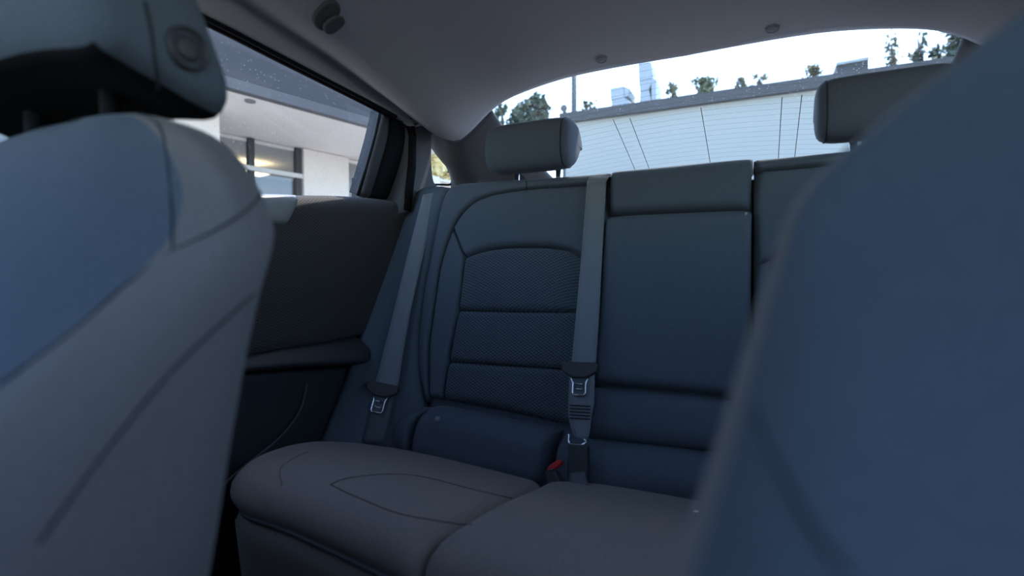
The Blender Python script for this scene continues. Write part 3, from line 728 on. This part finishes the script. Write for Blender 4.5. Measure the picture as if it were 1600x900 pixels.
for par, cx in ((sl_, -.37), (sr_, 0.416)):
    hd = headrest('headrest', par, cx, .152, FHP, e=8, arch=.014)
    hd.data.materials.append(M['black'])                 # plastic underside
    for p in hd.data.polygons:
        if 66 <= p.index % 90 <= 89 and 4 <= p.index // 90 <= 21: p.material_index = 1
    for s in (-1, 1):
        tube('headrest_post', [(cx + s * .06, .24, .88), (cx + s * .06, .238, .97)], .007, 'black', par, seg=12)
    if cx < 0:
        HB = bvh_of([hd])
        d = ray(293, 76).normalized(); h = HB.ray_cast(C, d)
        p, n = h[0], h[1]
        if n.dot(C - p) < 0: n = -n
        a = n.cross(Z).normalized(); b = n.cross(a); R0 = .0155
        V = []; Fc = []; prf = [(1.05, -.003), (1.0, .003), (.9, .0045), (.8, .003), (.74, -.002), (.66, -.002), (.6, .002), (.4, .003), (.02, .003)]
        for r_, h_ in prf:
            for k in range(28): V.append(p + n * h_ + (a * math.cos(k * math.pi / 14) + b * math.sin(k * math.pi / 14)) * R0 * r_)
        for j in range(len(prf) - 1):
            for k in range(28): Fc.append((j * 28 + k, j * 28 + (k + 1) % 28, (j + 1) * 28 + (k + 1) % 28, (j + 1) * 28 + k))
        mk('tilt_button', V, Fc, 'plast', hd)
        P = drape([(226, 2), (236, 50), (243, 100), (248, 140)], HB, 30, .0002)
        if len(P) > 3: tube('seam', P, .0012, 'seam', hd, seg=5)
FB = bvh_of([bl_])
for pix in ([(205, 176), (235, 184), (252, 205), (262, 260), (268, 330), (269, 392)], [(418, 285), (396, 318), (350, 352), (269, 392)], [(436, 432), (400, 458), (330, 520), (250, 600), (150, 725), (60, 850)], [(269, 392), (190, 450), (110, 520), (0, 600)]):
    P = drape(pix, FB, 50, .0002)
    if len(P) > 3: tube('seam', P, .0007, 'seam', sl_, seg=5)
FB = bvh_of([br_])
P = drape([(1178, 640), (1195, 690), (1240, 775), (1300, 870), (1330, 898)], FB, 40, .0002)
if len(P) > 3: tube('seam', P, .0005, 'seam', sr_, seg=5)

sw = empty('shading_steering_wheel', (.41, -.42, .55), 'black steering wheel added out of view to shade the blurred front seat', 'steering wheel')  # unseen wheel, added to keep windscreen light off the right seat
ax = Vector((0, .87, .5)).normalized(); e1 = Vector((1, 0, 0)); e2 = ax.cross(e1); wc = Vector((.41, -.36, .80))
tube('rim', [wc + (e1 * math.cos(k * math.pi / 24) + e2 * math.sin(k * math.pi / 24)) * .18 for k in range(48)], .016, 'plast', sw, seg=10, closed=True)
prism('hub', [wc + (e1 * math.cos(k * math.pi / 10) * .085 + e2 * math.sin(k * math.pi / 10) * .065) - ax * .03 for k in range(20)], ax * .04, 'plast', sw, bevel=.008)
for an in (0, math.pi, math.pi / 2):
    dv = e1 * math.cos(an) + e2 * math.sin(an); tube('spoke', [wc + dv * .07, wc + dv * .175], .018, 'plast', sw)
tube('column', [wc - ax * .03, wc - ax * .36], .04, 'plast', sw, seg=12)
vr = empty('shading_sun_visor', (.38, -.5, 1.2), 'grey folded-down sun visor added out of view to shade the blurred front seat', 'sun visor')  # unseen visor, added lowered as a light blocker for the right seat
obox('visor_panel', (.17, -.50, 1.05), (.42, 0, 0), (0, -.02, .0), (0, -.02, .18), 'head', vr, bevel=.008)
tube('pivot_rod', [(.16, -.51, 1.225), (.58, -.51, 1.225)], .006, 'plast', vr)

# ================================================================== COAT HOOK on the headliner
d = ray(511, 24).normalized(); hp, hn, _, _ = CB.ray_cast(C, d)
if hn.dot(C - hp) < 0: hn = -hn
hk = empty('coat_hook', hp, 'dark grey coat hook on the headliner above the door window', 'hook')
def HKp(u, v, o): return onP(u, v, hp, hn) + hn * o
def blob(name, pix, lo, hi, material, par, bev):
    P = [HKp(u, v, lo) for u, v in pix]; return prism(name, P, hn * (hi - lo), material, par, bevel=bev)
def ell(pts, n=24): 
    Q = [Vector((*p, 0)) for p in pts]; Q = Q + [Q[0]]; return [(p.x, p.y) for p in cr(Q, n)[:-1]]
blob('base', ell([(487, 30), (490, 20), (502, 6), (514, 0), (526, 2), (531, 12), (524, 28), (512, 44), (500, 45), (490, 38)]), -.004, .006, 'pillar', hk, .003)
blob('hook', ell([(500, 34), (506, 26), (520, 18), (532, 20), (535, 27), (528, 37), (514, 46), (503, 44)]), .006, .013, 'pillar', hk, .004)

# ================================================================== OUTSIDE: building behind the car
YB_ = 10.5
xl = onY(884, 190, YB_).x; zt = (onY(905, 192, YB_).z + onY(1270, 140, YB_).z) / 2
rb = empty('building', (4, YB_, -.35), 'pale blue building with a dark parapet seen through the rear window', 'building')
box('wall', xl, 16, YB_, YB_ + 9, -.35, zt, 'wallblue', rb)
box('parapet', xl - .1, 16.1, YB_ - .12, YB_ + 9.1, zt, zt + .2, 'parapet', rb)
def RY(u, v, y): return onY(u, v, y)
# roof-top ducts
yd = YB_ + 2.5
def duct(label, profiles, depth, y):
    e = empty('roof_duct', RY(profiles[0][0][0], profiles[0][0][1], y), label, 'duct', 'ducts on the roof')
    for i, q in enumerate(profiles): prism('duct_segment', [RY(u, v, y) for u, v in q], (0, depth, 0), 'galv', e, bevel=.02)
    return e
rz = zt + .2
duct('bent galvanised duct, the shorter one on the pale blue roof', [[(953, 138), (974, 134), (976, 152), (954, 157)], [(974, 134), (984, 138), (982, 150), (976, 152)], [(955, 157), (976, 152), (990, 163), (990, 176), (956, 180)]], .7, yd)
duct('tall galvanised duct rising from the pale blue roof', [[(997, 98), (1017, 96), (1021, 122), (998, 127)], [(998, 127), (1021, 122), (1014, 140), (1000, 144)], [(1000, 144), (1014, 140), (1018, 158), (1018, 176), (998, 176)], [(1017, 120), (1025, 124), (1025, 160), (1018, 170)]], .7, yd)
e = empty('roof_unit', RY(1334, 112, yd), 'dark grey box unit on the roof near the right headrest', 'roof unit')
prism('housing', [RY(u, v, yd) for u, v in ((1308, 97), (1357, 88), (1357, 130), (1306, 134))], (0, 1.2, 0), 'parapet', e, bevel=.02)
prism('cover', [RY(u, v, yd - .05) for u, v in ((1307, 97), (1358, 88), (1358, 93), (1307, 102))], (0, 1.3, 0), 'galv', e, bevel=.01)
# lamp pole and round sign
def Gnd(p): return Vector((p.x, p.y, -.35))
yp = 13.5
tpole = empty('lamp_pole', Gnd(RY(898, 180, yp)), 'tall dark lamp pole at the corner of the pale blue building', 'pole')
pt = RY(897, 150, yp)
tube('shaft', [Vector((pt.x, yp, -.35)), Vector((pt.x, yp, 8.2))], [.085, .07], 'pole', tpole, seg=12)
box('base', pt.x - .2, pt.x + .2, yp - .2, yp + .2, -.35, .25, 'white', tpole, bevel=.03)
ps = RY(882, 170, yp - .6)
sg = empty('round_sign', Gnd(ps), 'small round sign on a post next to the lamp pole', 'sign')
tube('post', [Vector((ps.x, ps.y, -.35)), Vector((ps.x, ps.y, ps.z))], .05, 'pole', sg)
P = [ps + Vector((math.cos(k * math.pi / 8) * .09, -.07, math.sin(k * math.pi / 8) * .09)) for k in range(16)]
prism('disc', P, (0, .04, 0), 'pole', sg)

# building beside the car, seen through the door window
ZC = C.z + 2.1
Af = onZ(585, 200, ZC); Bf = onZ(330, 130, ZC)
td = (Bf - Af); td.z = 0; td.normalize(); nd = Vector((-td.y, td.x, 0))
if nd.dot(Af - C) < 0: nd = -nd
sb = empty('building', (Af.x, Af.y, -.35), 'white shopfront with a dark canopy seen through the door window', 'building')
o0 = Af - td * 1.6; LN = 16
obox('fascia_panel', o0 + Vector((0, 0, .13)), td * LN, nd * .12, Vector((0, 0, .58)), 'fascia', sb)
obox('fascia_trim', o0 - nd * .02, td * LN, nd * .12, Vector((0, 0, .12)), 'fascia2', sb)
obox('canopy_soffit', o0 + nd * .1 + Vector((0, 0, .01)), td * LN, nd * 5.0, Vector((0, 0, .14)), 'white', sb)
wp = onZ(475, 232, ZC)                     # a point where the back wall meets the soffit
wo = wp + nd * 0
def WL(u, v): return onP(u, v, wo, nd)
def along(p): return (p - wo).dot(td)
sA, sB, sC_ = along(WL(475, 260)), along(WL(545, 260)), along(WL(345, 220))
def wbox(nm, s0, s1, z0, z1, dep, material, back=0): return obox(nm, wo + td * s0 + nd * back + Vector((0, 0, z0 - wo.z)), td * (s1 - s0), nd * dep, Vector((0, 0, z1 - z0)), material, sb)
wbox('wall_pier', sB, sA, -.35, ZC, .3, 'white')
wbox('wall_pier', sB - 2.2, sB - .9, -.35, ZC, .3, 'white')
wbox('back_room', sA - 5, sA + 9, -.35, ZC, .2, 'shop', 2.6)
wbox('room_ceiling', sA - 4, sA + 9, ZC - .05, ZC, 2.6, 'white', .1)
wbox('shop_pane', sA, sA + 9, -.35, ZC, .02, 'glass_s', .1)
wbox('window_pane', sB - .9, sB, -.35, ZC - .05, .02, 'shop', .2)
for u in (473, 400):
    s = along(WL(u, 250)); wbox('mullion', s, s + .09, -.35, ZC, .08, 'alu', .04)
for s in (sB - .45, sB - .06): wbox('mullion', s, s + .05, -.35, ZC - .02, .08, 'alu', .1)
zm = WL(440, 270).z; wbox('transom', sA, sA + 9, zm - .03, zm + .04, .07, 'lightalu', .03)
wbox('transom', sA, sA + 9, .75, .82, .07, 'alu', .03)
cpt = onP(343, 185, Af + nd * .9, nd)
obox('column', Vector((cpt.x, cpt.y, -.35)), td * .5, nd * .4, Vector((0, 0, ZC + .35)), 'white', sb)
lm, lt, lb = base_mat('lamp_glow'); lb.inputs['Emission Color'].default_value = (1, .82, .5, 1); lb.inputs['Emission Strength'].default_value = 1.6; M['glow'] = lm
for u, v, wd, hh in ((428, 271, .55, .07), (470, 241, .1, .1)):
    g = onP(u, v, wo + nd * 1.2, nd); obox('ceiling_lamp', g, td * wd, nd * .5, Vector((0, 0, hh)), 'glow', sb)
# soffit downlight
dl = onZ(391, 157, ZC + .01); P = [dl + Vector((math.cos(k * math.pi / 8) * .06, math.sin(k * math.pi / 8) * .06, -.02)) for k in range(16)]
prism('downlight', P, (0, 0, .03), 'clip', sb)

# ================================================================== TREES
def tree(px, py, rx, ry, y, leaf, label, group='trees beyond the roof', n=260, form=1.0):
    c = RY(px, py, y); k = (c - C).dot(FW) / FPX * 1.3; a, b = rx * k, ry * k
    t = empty('tree', Gnd(c), label, 'tree', group)
    tube('trunk', [Vector((c.x, c.y, -.35)), Vector((c.x + .1, c.y, c.z - b * .4)), c + Vector((0, 0, b * .5))], [.16, .1, .02], 'trunk', t, seg=7)
    V = []; Fc = []; cl = []
    for _ in range(11):
        th = random.uniform(0, 6.28); r = random.uniform(.1, .8); h = random.uniform(-.9, .75)
        cl.append((c + Vector((math.cos(th) * r * a * (1 - .55 * form * max(0, h)), math.sin(th) * r * a, h * b)), random.uniform(.22, .42)))
    for _ in range(n):
        q, rr = random.choice(cl); s = min(a, b) * random.uniform(.10, .2) + .04
        p = q + Vector((random.gauss(0, .5) * a * rr, random.gauss(0, .5) * a * rr, random.gauss(0, .5) * b * rr))
        d1 = Vector((random.gauss(0, 1), random.gauss(0, 1), random.gauss(0, 1))).normalized(); d2 = d1.orthogonal().normalized()
        i = len(V); V += [p - d1 * s, p + d2 * s * .6, p + d1 * s, p - d2 * s * .6]; Fc.append((i, i + 1, i + 2, i + 3))
    f = mk('foliage', V, Fc, leaf, t, smooth=False); tag(f, kind='stuff')
tree(840, 172, 24, 22, 24, 'leaf_dark', 'full green tree right behind the left rear headrest', n=500)
tree(806, 180, 15, 16, 26, 'leaf_dark', 'pale green tree at the left end of the rear window', n=350)
tree(783, 180, 11, 14, 27, 'leaf_dark', 'leftmost tree in the corner of the rear window', n=250)
tree(921, 169, 9, 10, 22, 'leaf_green', 'small round tree just right of the lamp pole')
tree(1050, 147, 8, 13, 22, 'leaf_olive', 'small pointed tree just right of the tall roof duct')
tree(1100, 138, 22, 12, 24, 'leaf_green', 'broad green treetop above the middle of the parapet', n=420)
tree(1157, 131, 8, 9, 24, 'leaf_olive', 'thin treetop left of its twin above the parapet', n=130)
tree(1185, 128, 12, 9, 25, 'leaf_olive', 'thin treetop right of its twin above the parapet', n=150)
tree(1268, 112, 17, 13, 24, 'leaf_olive', 'sparse treetop left of the grey roof unit', n=190)
tree(1392, 88, 14, 28, 24, 'leaf_olive', 'sparse treetop right of the grey roof unit', n=150)
tree(1434, 80, 22, 30, 25, 'leaf_dark', 'sparse treetop above the right rear headrest', n=190)
tree(1500, 74, 34, 32, 24, 'leaf_dark', 'dense treetop at the right end of the rear window', n=420)
tree(690, 262, 34, 40, 14, 'leaf_yellow', 'yellow autumn tree outside the small quarter window', 'trees beside the shop', n=900)
